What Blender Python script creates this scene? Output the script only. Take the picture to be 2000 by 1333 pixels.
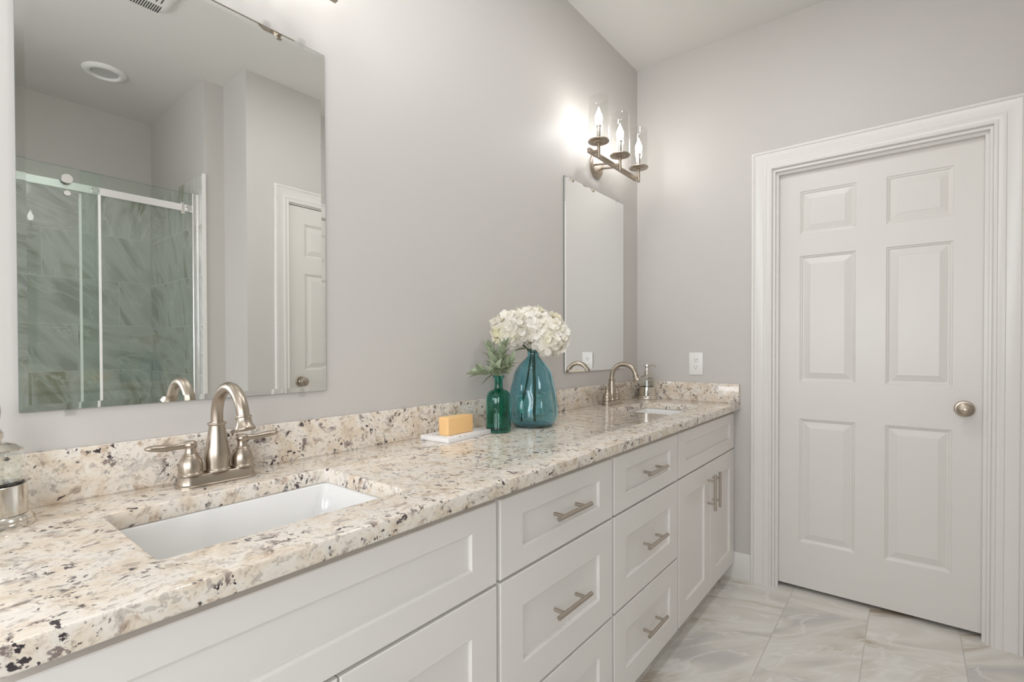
import bpy, bmesh, math, random
from mathutils import Vector, Matrix
random.seed(7)
for o in list(bpy.data.objects): bpy.data.objects.remove(o)
SC = bpy.context.scene
COL = SC.collection
PI = math.pi
H = 2.80                      # ceiling height
MW = -0.006                   # mirror face

# ------------------------------------------------------------ camera
cd = bpy.data.cameras.new('camera'); cam = bpy.data.objects.new('camera', cd); COL.objects.link(cam)
_f, _yaw, _pitch, _roll = 967.61, 0.6754, 0.0108, -0.0024
_F = Vector((math.cos(_yaw)*math.cos(_pitch), math.sin(_yaw)*math.cos(_pitch), -math.sin(_pitch)))
_R = Vector((math.sin(_yaw), -math.cos(_yaw), 0)); _U = _R.cross(_F)
_R2 = _R*math.cos(_roll)+_U*math.sin(_roll); _U2 = -_R*math.sin(_roll)+_U*math.cos(_roll)
m = Matrix((_R2, _U2, -_F)).transposed().to_4x4(); m.translation = (-2.7201, -1.2407, 1.1904)
cam.matrix_world = m
cd.sensor_fit = 'HORIZONTAL'; cd.sensor_width = 36.0; cd.lens = _f*36/2000; cd.shift_y = (691.26-666.5)/2000
cd.clip_start = 0.02
SC.camera = cam

# ------------------------------------------------------------ world, exposure, large lights
w = bpy.data.worlds.new('world'); SC.world = w; w.use_nodes = True
w.node_tree.nodes['Background'].inputs[0].default_value = (0.75, 0.85, 1, 1)
w.node_tree.nodes['Background'].inputs[1].default_value = 0.0
vs = SC.view_settings; vs.view_transform = 'Standard'; vs.look = 'None'; vs.gamma = 1; vs.use_curve_mapping = False
vs.exposure = 0.03
SC.cycles.use_denoising = True
SC.cycles.max_bounces = 14; SC.cycles.diffuse_bounces = 7; SC.cycles.glossy_bounces = 6
SC.cycles.transmission_bounces = 12; SC.cycles.transparent_max_bounces = 16
SC.cycles.sample_clamp_indirect = 4.0

def area_light(name, loc, direction, sx, sy, power, color):
    l = bpy.data.lights.new(name, 'AREA'); l.shape = 'RECTANGLE'; l.size = sx; l.size_y = sy
    l.energy = power; l.color = color
    o = bpy.data.objects.new(name, l); COL.objects.link(o); o.location = loc
    o.rotation_euler = Vector(direction).to_track_quat('-Z', 'Z').to_euler()
    return o
FILL_POWER, FILL2_POWER, FILL_CAN_POWERS, BULB_STRENGTH = 31.0, 34.5, (3.0, 3.3, 6.4), 55.0
area_light('window_fill_light', (-4.77, -0.92, 1.45), (1, 0, 0), 1.0, 1.45, FILL_POWER, (0.965, 1.0, 1.06))  # added fill lamp, set at an invented window in the left wall
area_light('window_fill_light', (-3.95, -2.13, 1.65), (0, 1, 0), 1.25, 1.35, FILL2_POWER, (0.965, 1.0, 1.06))  # second added fill lamp, at an invented window beside the shower
FILL_CANS = [(-2.95, -1.0), (-1.95, -0.48), (-1.12, -0.86)]  # ceiling cans added as fill, kept out of view
for (cx_, cy_), pw in zip(FILL_CANS, FILL_CAN_POWERS):
    l = bpy.data.lights.new('fill_can_light', 'AREA'); l.shape = 'DISK'; l.size = 0.14; l.energy = pw; l.color = (1.0, 1.0, 1.02)
    o = bpy.data.objects.new('fill_can_light', l); COL.objects.link(o); o.location = (cx_, cy_, H-0.022)

# ------------------------------------------------------------ mesh helpers
class MB:
    def __init__(s, T=None): s.v=[]; s.f=[]; s.mi=[]; s.T=T; s.cur=0
    def vert(s, p):
        p = Vector(p); s.v.append(s.T(p) if s.T else p); return len(s.v)-1
    def face(s, ids): s.f.append(list(ids)); s.mi.append(s.cur)
    def box(s, x0, x1, y0, y1, z0, z1, r=0, seg=2):
        bm = bmesh.new(); bmesh.ops.create_cube(bm, size=1)
        for v in bm.verts: v.co = Vector(((x0+x1)/2+v.co.x*(x1-x0), (y0+y1)/2+v.co.y*(y1-y0), (z0+z1)/2+v.co.z*(z1-z0)))
        if r: bmesh.ops.bevel(bm, geom=bm.edges[:], offset=r, segments=seg, profile=0.5, affect='EDGES')
        s.add_bm(bm); return s
    def add_bm(s, bm):
        bm.verts.index_update(); b = len(s.v)
        for v in bm.verts: s.vert(v.co)
        for f in bm.faces: s.face([b+v.index for v in f.verts])
        bm.free()
    def loops(s, rings, closed=True, cap0=False, cap1=False):
        ids = [[s.vert(p) for p in r] for r in rings]; n = len(ids[0])
        for a, b in zip(ids, ids[1:]):
            for i in range(n if closed else n-1):
                j = (i+1) % n; s.face([a[i], a[j], b[j], b[i]])
        if cap0: s.face(ids[0][::-1])
        if cap1: s.face(ids[-1])
        return s
    def lathe(s, prof, c, n=32, axis='z', cap0=True, cap1=True):
        c = Vector(c); rings = []
        for r, h in prof:
            ring = []
            for i in range(n):
                a = 2*PI*i/n; q = (max(r, 1e-5)*math.cos(a), max(r, 1e-5)*math.sin(a))
                if axis == 'z': p = Vector((q[0], q[1], h))
                elif axis == 'Y': p = Vector((q[0], h, q[1]))        # h grows along +y
                elif axis == 'y': p = Vector((q[0], -h, q[1]))       # h grows towards the room (-y)
                else: p = Vector((-h, q[0], q[1]))                   # h grows towards the room (-x)
                ring.append(c+p)
            rings.append(ring)
        s.loops(rings, True, cap0, cap1); return s
    def tube(s, path, radii, n=12, cap=True, flat=None):
        path = [Vector(p) for p in path]
        if not isinstance(radii, (list, tuple)): radii = [radii]*len(path)
        rings = []; t0 = (path[1]-path[0]).normalized()
        ref = Vector((0, 0, 1)) if abs(t0.z) < 0.9 else Vector((1, 0, 0))
        u = t0.cross(ref).normalized()
        for i, p in enumerate(path):
            t = (path[min(i+1, len(path)-1)]-path[max(i-1, 0)]).normalized()
            u = (u-t*u.dot(t)).normalized(); v = t.cross(u)
            k = flat[i] if flat else 1
            rings.append([p+u*math.cos(2*PI*j/n)*radii[i]+v*math.sin(2*PI*j/n)*radii[i]*k for j in range(n)])
        s.loops(rings, True, cap, cap); return s
    def build(s, name, mat, parent=None, smooth=True, ang=35):
        off = Vector((0, 0, 0))
        q = parent
        while q is not None: off += q.location; q = q.parent
        me = bpy.data.meshes.new(name); me.from_pydata([tuple(p-off) for p in s.v], [], s.f)
        for mt in (mat if isinstance(mat, (list, tuple)) else [mat]): me.materials.append(mt)
        me.polygons.foreach_set('material_index', s.mi)
        bm = bmesh.new(); bm.from_mesh(me); bmesh.ops.recalc_face_normals(bm, faces=bm.faces[:]); bm.to_mesh(me); bm.free()
        if smooth:
            me.polygons.foreach_set('use_smooth', [True]*len(me.polygons))
            me.set_sharp_from_angle(angle=math.radians(ang))
        o = bpy.data.objects.new(name, me); COL.objects.link(o)
        if parent is not None: o.parent = parent
        return o
def tag(o, label, cat, group=None):
    o['label'] = label; o['category'] = cat
    if group: o['group'] = group
    return o
def thing(name, label, cat, loc, group=None):
    o = bpy.data.objects.new(name, None); COL.objects.link(o); o.location = loc; o.empty_display_size = 0.05
    return tag(o, label, cat, group)
def struct(o): o['kind'] = 'structure'; return o
def dup(o, loc, label=None, parent=None):
    c = o.copy(); COL.objects.link(c)
    if parent is not None: c.parent = parent
    else: c.location = loc; c['label'] = label
    for ch in list(o.children): dup(ch, None, None, c)
    return c

# ------------------------------------------------------------ materials
class NT:
    def __init__(s, name):
        s.m = bpy.data.materials.new(name); s.m.use_nodes = True; s.t = s.m.node_tree
        s.b = s.t.nodes['Principled BSDF']; s.out = s.t.nodes['Material Output']
    def n(s, ty, **kw):
        nd = s.t.nodes.new(ty)
        for k, v in kw.items(): setattr(nd, k, v)
        return nd
    def put(s, sock, v):
        if isinstance(v, bpy.types.NodeSocket): s.t.links.new(v, sock)
        else:
            if isinstance(v, (tuple, list)) and len(v) == 3 and sock.type == 'RGBA': v = (*v, 1)
            sock.default_value = v
    def math(s, op, a, b=None, c=None, clamp=False):
        nd = s.n('ShaderNodeMath', operation=op, use_clamp=clamp); s.put(nd.inputs[0], a)
        if b is not None: s.put(nd.inputs[1], b)
        if c is not None: s.put(nd.inputs[2], c)
        return nd.outputs[0]
    def coord(s): return s.n('ShaderNodeTexCoord').outputs['Object']
    def mapping(s, vec, scale=(1, 1, 1), rot=(0, 0, 0), loc=(0, 0, 0)):
        nd = s.n('ShaderNodeMapping'); s.put(nd.inputs[0], vec); s.put(nd.inputs[1], loc); s.put(nd.inputs[2], rot); s.put(nd.inputs[3], scale); return nd.outputs[0]
    def noise(s, vec, scale, detail=2, rough=0.5, dist=0):
        nd = s.n('ShaderNodeTexNoise'); s.put(nd.inputs['Vector'], vec); nd.inputs['Scale'].default_value = scale
        nd.inputs['Detail'].default_value = detail; nd.inputs['Roughness'].default_value = rough; nd.inputs['Distortion'].default_value = dist
        return nd.outputs[0]
    def ramp(s, fac, stops):
        nd = s.n('ShaderNodeValToRGB'); s.put(nd.inputs[0], fac); e = nd.color_ramp.elements
        while len(e) < len(stops): e.new(0.5)
        for i, (p, c) in enumerate(stops): e[i].position = p; e[i].color = (*c, 1) if len(c) == 3 else c
        return nd.outputs[0]
    def step(s, v, a, b):
        nd = s.n('ShaderNodeMapRange', interpolation_type='SMOOTHSTEP'); s.put(nd.inputs[0], v); s.put(nd.inputs[1], a); s.put(nd.inputs[2], b); return nd.outputs[0]
    def mix(s, fac, a, b, mode='MIX'):
        nd = s.n('ShaderNodeMix', data_type='RGBA', blend_type=mode); s.put(nd.inputs[0], fac); s.put(nd.inputs[6], a); s.put(nd.inputs[7], b); return nd.outputs[2]
    def bump(s, h, strength=0.1, dist=0.01):
        nd = s.n('ShaderNodeBump'); nd.inputs['Strength'].default_value = strength; nd.inputs['Distance'].default_value = dist; s.put(nd.inputs['Height'], h)
        s.t.links.new(nd.outputs[0], s.b.inputs['Normal'])
    def set(s, **kw):
        for k, v in kw.items(): s.put(s.b.inputs[k.replace('_', ' ')], v)
        return s
def paint(name, col, rough=0.5, bumpy=0.0, var=0.015):
    M = NT(name); c = M.coord(); n = M.noise(c, 3.0, 3)
    a = tuple(x*(1-var) for x in col); b = tuple(min(1, x*(1+var)) for x in col)
    M.set(Base_Color=M.mix(n, a, b), Roughness=rough)
    if bumpy: M.bump(M.noise(c, 260, 3), bumpy, 0.002)
    return M.m
def metal(name, col, rough, brushed=0.0, scale=(1, 1, 60)):
    M = NT(name); c = M.coord(); n = M.noise(M.mapping(c, scale), 30, 3)
    M.set(Base_Color=M.mix(n, tuple(x*0.93 for x in col), col), Metallic=1.0, Roughness=M.math('MULTIPLY_ADD', n, 0.12, rough-0.06))
    if brushed: M.bump(n, brushed, 0.001)
    return M.m
def thin_glass(name, tint, rough=0.0, ior=1.5, gain=1.0):
    M = NT(name); t = M.n('ShaderNodeBsdfTransparent'); M.put(t.inputs[0], tint)
    g = M.n('ShaderNodeBsdfGlossy'); g.inputs['Roughness'].default_value = rough; M.put(g.inputs[0], (1, 1, 1))
    lw = M.n('ShaderNodeLayerWeight'); lw.inputs[0].default_value = 0.5; r0 = ((ior-1)/(ior+1))**2      # Schlick, the same from both sides
    mx = M.n('ShaderNodeMixShader'); M.put(mx.inputs[0], M.math('MULTIPLY', M.math('MULTIPLY_ADD', M.math('POWER', lw.outputs['Facing'], 5.0), 1-r0, r0), gain, clamp=True))
    M.t.links.new(t.outputs[0], mx.inputs[1]); M.t.links.new(g.outputs[0], mx.inputs[2]); M.t.links.new(mx.outputs[0], M.out.inputs[0])
    return M.m
def glass(name, col, rough=0.0, bumpy=0, ior=1.48):
    M = NT(name); c = M.coord(); n = M.noise(c, 14, 2)
    M.set(Base_Color=M.mix(n, tuple(x*0.96 for x in col), col), Roughness=rough, IOR=ior, Transmission_Weight=1.0)
    if bumpy: M.bump(M.noise(c, 22, 1), bumpy, 0.02)
    return M.m
def granite():
    M = NT('granite'); c = M.mapping(M.coord(), (1.25, 1.35, 1.35), (0.3, 0.2, 0.5))
    warp = M.n('ShaderNodeVectorMath', operation='MULTIPLY_ADD'); nz = M.n('ShaderNodeTexNoise'); M.put(nz.inputs[0], c); nz.inputs['Scale'].default_value = 9
    M.put(warp.inputs[0], nz.outputs['Color']); warp.inputs[1].default_value = (0.07, 0.07, 0.07); M.put(warp.inputs[2], c); cw = warp.outputs[0]
    col = M.ramp(M.noise(cw, 15, 5, 0.6), [(0.28, (0.60, 0.49, 0.375)), (0.43, (0.745, 0.655, 0.54)), (0.55, (0.79, 0.735, 0.66)), (0.72, (0.70, 0.65, 0.58))])
    col = M.mix(M.math('MULTIPLY', M.step(M.noise(cw, 95, 3, 0.6), 0.54, 0.64), 0.45), col, (0.52, 0.43, 0.36))
    cl = M.step(M.noise(M.mapping(c, loc=(5, 5, 5)), 11, 3, 0.55), 0.47, 0.60)
    halo = M.math('MULTIPLY', M.step(M.noise(M.mapping(cw, loc=(3, 1, 7)), 24, 6, 0.7), 0.56, 0.68), 0.70)
    col = M.mix(halo, col, (0.38, 0.255, 0.17))
    grey = M.math('MULTIPLY', M.step(M.noise(M.mapping(cw, loc=(9, 4, 2)), 27, 6, 0.68), 0.55, 0.62), M.math('MULTIPLY_ADD', cl, 0.62, 0.28))
    col = M.mix(grey, col, (0.17, 0.125, 0.12))
    spk = M.math('MULTIPLY', M.step(M.noise(M.mapping(cw, loc=(1, 8, 3)), 60, 3, 0.6), 0.575, 0.62), M.math('MULTIPLY_ADD', cl, 0.70, 0.28))
    col = M.mix(spk, col, (0.04, 0.03, 0.038))
    dot = M.math('MULTIPLY', M.step(M.noise(M.mapping(cw, loc=(7, 3, 8)), 46, 2, 0.5), 0.69, 0.72), 0.9)
    col = M.mix(dot, col, (0.04, 0.03, 0.04))
    M.set(Base_Color=col, Roughness=0.12, Specular_IOR_Level=0.55)
    return M.m
def marble_tile(name, axes, L, Hh, u0, v0, shift, cols, grout, rough, veinamt=1.0):
    M = NT(name); sp = M.n('ShaderNodeSeparateXYZ'); M.put(sp.inputs[0], M.coord())
    u = M.math('SUBTRACT', sp.outputs[axes[0]], u0); v = M.math('SUBTRACT', sp.outputs[axes[1]], v0)
    row = M.math('FLOOR', M.math('DIVIDE', v, Hh)); us = M.math('MULTIPLY_ADD', row, shift, u)
    idx = M.math('FLOOR', M.math('DIVIDE', us, L))
    fu = M.math('SUBTRACT', us, M.math('MULTIPLY', idx, L)); fv = M.math('SUBTRACT', v, M.math('MULTIPLY', row, Hh))
    g = 0.0016
    du = M.math('MINIMUM', fu, M.math('SUBTRACT', L, fu)); dv = M.math('MINIMUM', fv, M.math('SUBTRACT', Hh, fv))
    gr = M.math('LESS_THAN', M.math('MINIMUM', du, dv), g)
    cid = M.n('ShaderNodeCombineXYZ'); M.put(cid.inputs[0], row); M.put(cid.inputs[1], idx)
    wn = M.n('ShaderNodeTexWhiteNoise'); M.put(wn.inputs[0], cid.outputs[0])
    p = M.n('ShaderNodeCombineXYZ'); M.put(p.inputs[0], fu); M.put(p.inputs[1], fv)
    rot = M.n('ShaderNodeVectorRotate', rotation_type='Z_AXIS'); M.put(rot.inputs['Vector'], p.outputs[0])
    M.put(rot.inputs['Angle'], M.math('MULTIPLY_ADD', wn.outputs['Value'], 1.5, 0.25))
    of = M.n('ShaderNodeVectorMath', operation='MULTIPLY_ADD'); M.put(of.inputs[0], wn.outputs['Color']); of.inputs[1].default_value = (20, 20, 20); M.put(of.inputs[2], rot.outputs[0])
    st = M.mapping(of.outputs[0], (0.8, 3.2, 1))
    n1 = M.noise(st, 2.0, 5, 0.5, 0.7); n2 = M.noise(M.mapping(of.outputs[0], (0.8, 2.6, 1), loc=(4, 2, 9)), 2.6, 4, 0.5, 0.9)
    col = M.ramp(n1, [(0.33, cols[2]), (0.42, cols[0]), (0.50, cols[1]), (0.57, cols[0]), (0.66, cols[3])])
    vein = M.math('MULTIPLY', M.math('SUBTRACT', 1.0, M.step(M.math('ABSOLUTE', M.math('SUBTRACT', n2, 0.5)), 0.0, 0.022)), 0.6*veinamt)
    col = M.mix(vein, col, cols[4])
    br = M.math('MULTIPLY_ADD', wn.outputs['Value'], 0.10, 0.95)
    hs = M.n('ShaderNodeHueSaturation'); M.put(hs.inputs['Color'], col); M.put(hs.inputs['Value'], br)
    col = M.mix(gr, hs.outputs[0], grout)
    M.set(Base_Color=col, Roughness=M.math('MULTIPLY_ADD', gr, 0.4, rough))
    M.bump(M.math('SUBTRACT', 1.0, gr), 0.25, 0.002)
    return M.m
def emission(name, col, strength):
    M = NT(name); M.set(Base_Color=col, Emission_Color=(*col, 1), Emission_Strength=strength); return M.m

WALL = paint('wall_paint', (0.575, 0.552, 0.525), 0.5, 0.03)
CEIL = paint('ceiling_paint', (0.70, 0.685, 0.655), 0.7, 0.03)
TRIM = paint('trim_enamel', (0.745, 0.725, 0.695), 0.28)
DOORM = paint('door_enamel', (0.71, 0.687, 0.65), 0.32)
CAB = paint('cabinet_lacquer', (0.77, 0.745, 0.715), 0.30)
DARK = paint('dark_gap', (0.05, 0.045, 0.04), 0.8)
NICKEL = metal('brushed_nickel', (0.47, 0.405, 0.335), 0.33, 0.02)
PULL = metal('pull_nickel', (0.52, 0.46, 0.40), 0.32, 0.04, (40, 1, 1))
CHROME = metal('polished_chrome', (0.82, 0.81, 0.79), 0.10)
SILVER = metal('silver_plate', (0.78, 0.74, 0.67), 0.12)
ALU = metal('satin_aluminium', (0.86, 0.86, 0.85), 0.22)
GRANITE = granite()
PORC = paint('porcelain', (0.79, 0.785, 0.77), 0.10, 0, 0.005)
def mirror_mat():
    M = NT('silvered_mirror'); c = M.coord()
    M.set(Base_Color=M.mix(M.noise(c, 1.5, 1), (0.955, 0.97, 0.958), (0.96, 0.975, 0.962)), Metallic=1.0, Roughness=0.0); return M.m
MIRROR = mirror_mat()
MEDGE = paint('mirror_edge', (0.12, 0.14, 0.13), 0.3)
ACRYL = thin_glass('clear_acrylic', (0.975, 0.975, 0.975), 0.03, 1.5, 1.0)
SHADE = thin_glass('clear_shade_glass', (0.965, 0.965, 0.96), 0.01, 1.45, 1.0)
PANEL = thin_glass('green_tinted_panel', (0.915, 0.952, 0.93), 0.0, 1.5, 1.3)
PEDGE = paint('glass_edge', (0.22, 0.30, 0.27), 0.2)
TEAL = glass('teal_glass', (0.47, 0.77, 0.85), 0.0, 0.05)
EMER = glass('emerald_glass', (0.09, 0.53, 0.43), 0.0)
CLEAR = thin_glass('bottle_glass', (0.95, 0.96, 0.95), 0.0, 1.45, 1.3)
FLOORT = marble_tile('floor_marble_tile', (0, 1), 0.61, 0.3045, -0.52, -0.803, -0.196,
    [(0.69, 0.66, 0.61), (0.76, 0.74, 0.70), (0.48, 0.41, 0.31), (0.58, 0.565, 0.54), (0.84, 0.82, 0.79)], (0.55, 0.52, 0.48), 0.16)
SHC = [(0.50, 0.50, 0.475), (0.58, 0.58, 0.555), (0.32, 0.315, 0.24), (0.38, 0.385, 0.365), (0.68, 0.68, 0.64)]
TILEB = marble_tile('shower_tile_back', (0, 2), 0.61, 0.303, -1.744, 1.353, 0.39, SHC, (0.62, 0.62, 0.60), 0.08)
TILES = marble_tile('shower_tile_side', (1, 2), 0.61, 0.303, -2.685, 1.335, 0.31, SHC, (0.62, 0.62, 0.60), 0.08, 1.3)
CARPET = paint('dark_carpet', (0.09, 0.075, 0.065), 0.95, 0.6, 0.4)
SOAPM = NT('amber_soap'); SOAPM.set(Base_Color=SOAPM.mix(SOAPM.noise(SOAPM.coord(), 12, 3), (0.83, 0.52, 0.22), (0.89, 0.60, 0.29)), Roughness=0.4, Subsurface_Weight=0.25, Subsurface_Radius=(0.02, 0.01, 0.005)); SOAPM = SOAPM.m
def stone_dish():
    M = NT('white_marble_dish'); c = M.coord(); s_ = M.step(M.noise(c, 55, 2), 0.66, 0.70)
    M.set(Base_Color=M.mix(s_, (0.82, 0.81, 0.80), (0.10, 0.09, 0.09)), Roughness=0.3); return M.m
DISH = stone_dish()
def petal_mat():
    M = NT('hydrangea_petal'); n = M.noise(M.coord(), 16, 2)
    M.set(Base_Color=M.ramp(n, [(0.34, (0.88, 0.84, 0.62)), (0.46, (0.93, 0.90, 0.82)), (0.62, (0.94, 0.925, 0.89))]), Roughness=0.6)
    tr = M.n('ShaderNodeBsdfTranslucent'); M.put(tr.inputs[0], (0.92, 0.88, 0.74)); mx = M.n('ShaderNodeMixShader'); mx.inputs[0].default_value = 0.3
    M.t.links.new(M.b.outputs[0], mx.inputs[1]); M.t.links.new(tr.outputs[0], mx.inputs[2]); M.t.links.new(mx.outputs[0], M.out.inputs[0]); return M.m
PETAL = petal_mat()
def leafm(name, a, b):
    M = NT(name); M.set(Base_Color=M.mix(M.noise(M.coord(), 30, 3), a, b), Roughness=0.6)
    return M.m
SAGE = leafm('sage_leaf', (0.21, 0.27, 0.16), (0.44, 0.49, 0.35))
HLEAF = leafm('hydrangea_leaf', (0.30, 0.38, 0.22), (0.50, 0.56, 0.40))
STEM = leafm('green_stem', (0.05, 0.07, 0.03), (0.11, 0.13, 0.06))
SSTEM = leafm('sage_stem', (0.22, 0.27, 0.13), (0.33, 0.37, 0.20))
BULB = emission('lit_bulb', (1.0, 0.99, 0.975), BULB_STRENGTH)
PLASTIC = paint('white_plastic', (0.82, 0.81, 0.79), 0.3)
GREYLENS = paint('frosted_lens', (0.55, 0.55, 0.54), 0.4)

# ------------------------------------------------------------ room shell
def shell(name, boxes, mat, ang=35):
    b = MB()
    for bx in boxes: b.box(*bx)
    return struct(b.build(name, mat, None, False))
XL = -4.8
shell('floor', [(XL-.1, 0.10, -3.15, 0.10, -0.10, 0.0)], FLOORT)
shell('floor_hall', [(0.10, 1.3, -2.4, 0.0, -0.10, 0.004)], CARPET)
shell('ceiling', [(XL-.1, 0.12, -3.15, 0.10, H, H+0.1)], CEIL)
shell('wall_back', [(XL-.1, 0.12, 0.0, 0.10, 0.0, H)], WALL)
D1a, D1b, D1t = -0.714, -1.496, 2.066       # right door rough opening
shell('wall_right', [(0, 0.12, D1a, 0.0, 0, H), (0, 0.12, -1.86, D1b, 0, H), (0, 0.12, D1b, D1a, D1t, H)], WALL)
D2a, D2b = -1.197, -0.415                    # front door opening (x)
FY = -1.754
shell('wall_front', [(-1.44, D2a, FY-.11, FY, 0, H), (D2b, 0.0, FY-.11, FY, 0, H), (D2a, D2b, FY-.11, FY, D1t+.03, H)], WALL)
shell('wall_jog', [(-1.44, -1.33, -2.06, FY-.11, 0, H)], WALL)
shell('wall_nib', [(-1.55, -1.33, -2.16, -2.06, 0, H)], WALL)
shell('wall_shower_side', [(-1.55, -1.44, -3.03, -2.16, 0, H)], WALL)
shell('wall_shower_back', [(-3.2, -1.44, -3.13, -3.03, 0, H)], WALL)
shell('wall_shower_end', [(-3.2, -3.1, -3.03, -2.06, 0, H)], WALL)
VX0, VX1, VZ0, VZ1 = -4.60, -3.30, 0.95, 2.35
shell('wall_front_far', [(XL, VX0, -2.16, -2.06, 0, H), (VX1, -3.2, -2.16, -2.06, 0, H), (VX0, VX1, -2.16, -2.06, 0, VZ0), (VX0, VX1, -2.16, -2.06, VZ1, H)], WALL)
struct(MB().box(VX0, VX0+.05, -2.12, -2.08, VZ0, VZ1).box(VX1-.05, VX1, -2.12, -2.08, VZ0, VZ1).box(VX0, VX1, -2.12, -2.08, VZ0, VZ0+.05).box(VX0, VX1, -2.12, -2.08, VZ1-.05, VZ1).box(VX0, VX1, -2.12, -2.08, 1.63, 1.67).build('added_window_2', TRIM, None, False))  # frame of the unseen window added for the front fill lamp
struct(MB().box(VX0-.3, VX1+.3, -2.38, -2.36, VZ0-.3, VZ1+.3).build('wall_outside_front', TRIM, None, False))
WY0, WY1, WZ0, WZ1 = -1.45, -0.40, 0.70, 2.2
shell('wall_left', [(XL-.1, XL, WY1, 0.0, 0, H), (XL-.1, XL, -2.06, WY0, 0, H), (XL-.1, XL, WY0, WY1, 0, WZ0), (XL-.1, XL, WY0, WY1, WZ1, H)], WALL)
win = struct(MB().box(XL-.06, XL-.02, WY0, WY0+.05, WZ0, WZ1).box(XL-.06, XL-.02, WY1-.05, WY1, WZ0, WZ1).box(XL-.06, XL-.02, WY0, WY1, WZ0, WZ0+.05).box(XL-.06, XL-.02, WY0, WY1, WZ1-.05, WZ1).box(XL-.06, XL-.02, WY0, WY1, 1.73, 1.77).build('added_window_1', TRIM, None, False))  # frame of the unseen window added for the left fill lamp
struct(MB().box(XL-.3, XL-.28, WY0-.3, WY1+.3, WZ0-.3, WZ1+.3).build('wall_outside_left', TRIM, None, False))
# shower tile skins
tz = 2.235
shell('wall_shower_back_tile', [(-3.09, -1.56, -3.03, -3.02, 0.02, tz)], TILEB)
shell('wall_shower_side_tile', [(-1.56, -1.55, -3.03, -2.06, 0.02, tz)], TILES)
shell('trim_1', [(-1.564, -1.545, -2.063, -2.05, 0.0, tz)], TRIM)
shell('trim_2', [(-3.1, -1.56, -2.20, -2.08, 0.0, 0.10)], TILEB)
# ceiling light trims for the added fill lights are built below

# ------------------------------------------------------------ doors and casings
def T_right(p):  return Vector((-p.y, -p.x, p.z))            # u = -y, w = towards the room, z
def T_front(p):  return Vector((p.x, FY+p.y, p.z))           # u = x
def T_front_door(p):  return Vector((p.x, FY+p.y, p.z+0.03))   # the front door hangs a little higher
def casing(name, T, a, b, zt, width=0.092, z0=0.0):
    # mitred casing around an opening from u=a to u=b, top zt; profile (distance from the inner edge, thickness)
    prof = [(0, 0.0), (0, 0.009), (0.004, 0.012), (0.010, 0.012), (0.013, 0.0095), (0.020, 0.011), (0.026, 0.0135), (0.034, 0.0135),
            (0.037, 0.0115), (0.050, 0.0125), (0.068, 0.017), (0.076, 0.020), (0.079, 0.017), (0.081, 0.0205), (0.090, 0.0205), (width, 0.018), (width, 0.0)]
    b_ = MB(T); rings = []
    for d, t in prof: rings.append([(a-d, t, z0), (a-d, t, zt+d), (b+d, t, zt+d), (b+d, t, z0)])
    b_.loops(rings, closed=False)
    return struct(b_.build(name, TRIM, None, True, 20))
def door(name, T, a, b, z0, z1, w, sideL=True):
    """six panel door between u=a..b with front face at w (towards the room); returns the slab object"""
    W = b-a
    cols = [(a+0.097, a+0.321), (b-0.324, b-0.100)]
    rows = [(0.240, 0.844), (1.025, 1.636), (1.740, 1.948)]
    us = sorted({a, b, *[x for c in cols for x in c]}); zs = sorted({z0, z1, *[x for r in rows for x in r]})
    m_ = MB(T); idx = {}
    def V(u, z):
        if (u, z) not in idx: idx[(u, z)] = m_.vert((u, w, z))
        return idx[(u, z)]
    for i in range(len(us)-1):
        for j in range(len(zs)-1):
            u0, u1, q0, q1 = us[i], us[i+1], zs[j], zs[j+1]
            if (u0, u1) in cols and (q0, q1) in rows:
                prev = [V(u0, q0), V(u1, q0), V(u1, q1), V(u0, q1)]
                for ins, dp in [(0.003, -0.0035), (0.007, -0.0045), (0.012, -0.0085), (0.016, -0.009), (0.041, -0.0025), (0.043, -0.0015)]:
                    cur = [m_.vert((u0+ins, w+dp, q0+ins)), m_.vert((u1-ins, w+dp, q0+ins)), m_.vert((u1-ins, w+dp, q1-ins)), m_.vert((u0+ins, w+dp, q1-ins))]
                    for k in range(4): m_.face([prev[k], prev[(k+1) % 4], cur[(k+1) % 4], cur[k]])
                    prev = cur
                m_.face(prev)
            else: m_.face([V(u0, q0), V(u1, q0), V(u1, q1), V(u0, q1)])
    # sides and back
    B = [m_.vert((a, w-.035, z0)), m_.vert((b, w-.035, z0)), m_.vert((b, w-.035, z1)), m_.vert((a, w-.035, z1))]
    m_.face(B)
    bot = [V(u, z0) for u in us]; top = [V(u, z1) for u in us]; lf = [V(a, z) for z in zs]; rt = [V(b, z) for z in zs]
    m_.face(bot+[B[1], B[0]]); m_.face(top+[B[2], B[3]]); m_.face(lf+[B[3], B[0]]); m_.face(rt+[B[2], B[1]])
    return struct(m_.build(name, DOORM, None, True, 8))
def jamb(name, T, a, b, zt, w0, wdoor, da, db, dz, stop=True):
    j = MB(T)
    j.box(a-.004, da-.002, w0, -0.001, 0.0, zt+.004); j.box(db+.002, b+.004, w0, -0.001, 0.0, zt+.004); j.box(da-.002, db+.002, w0, -0.001, dz+.003, zt+.004)
    if stop:
        j.box(da-.002, da+.010, wdoor+.002, wdoor+.024, 0.0, dz+.003); j.box(db-.010, db+.002, wdoor+.002, wdoor+.024, 0.0, dz+.003); j.box(da+.010, db-.010, wdoor+.002, wdoor+.024, dz-.010, dz+.003)
    return struct(j.build(name, TRIM, None, False))
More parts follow.
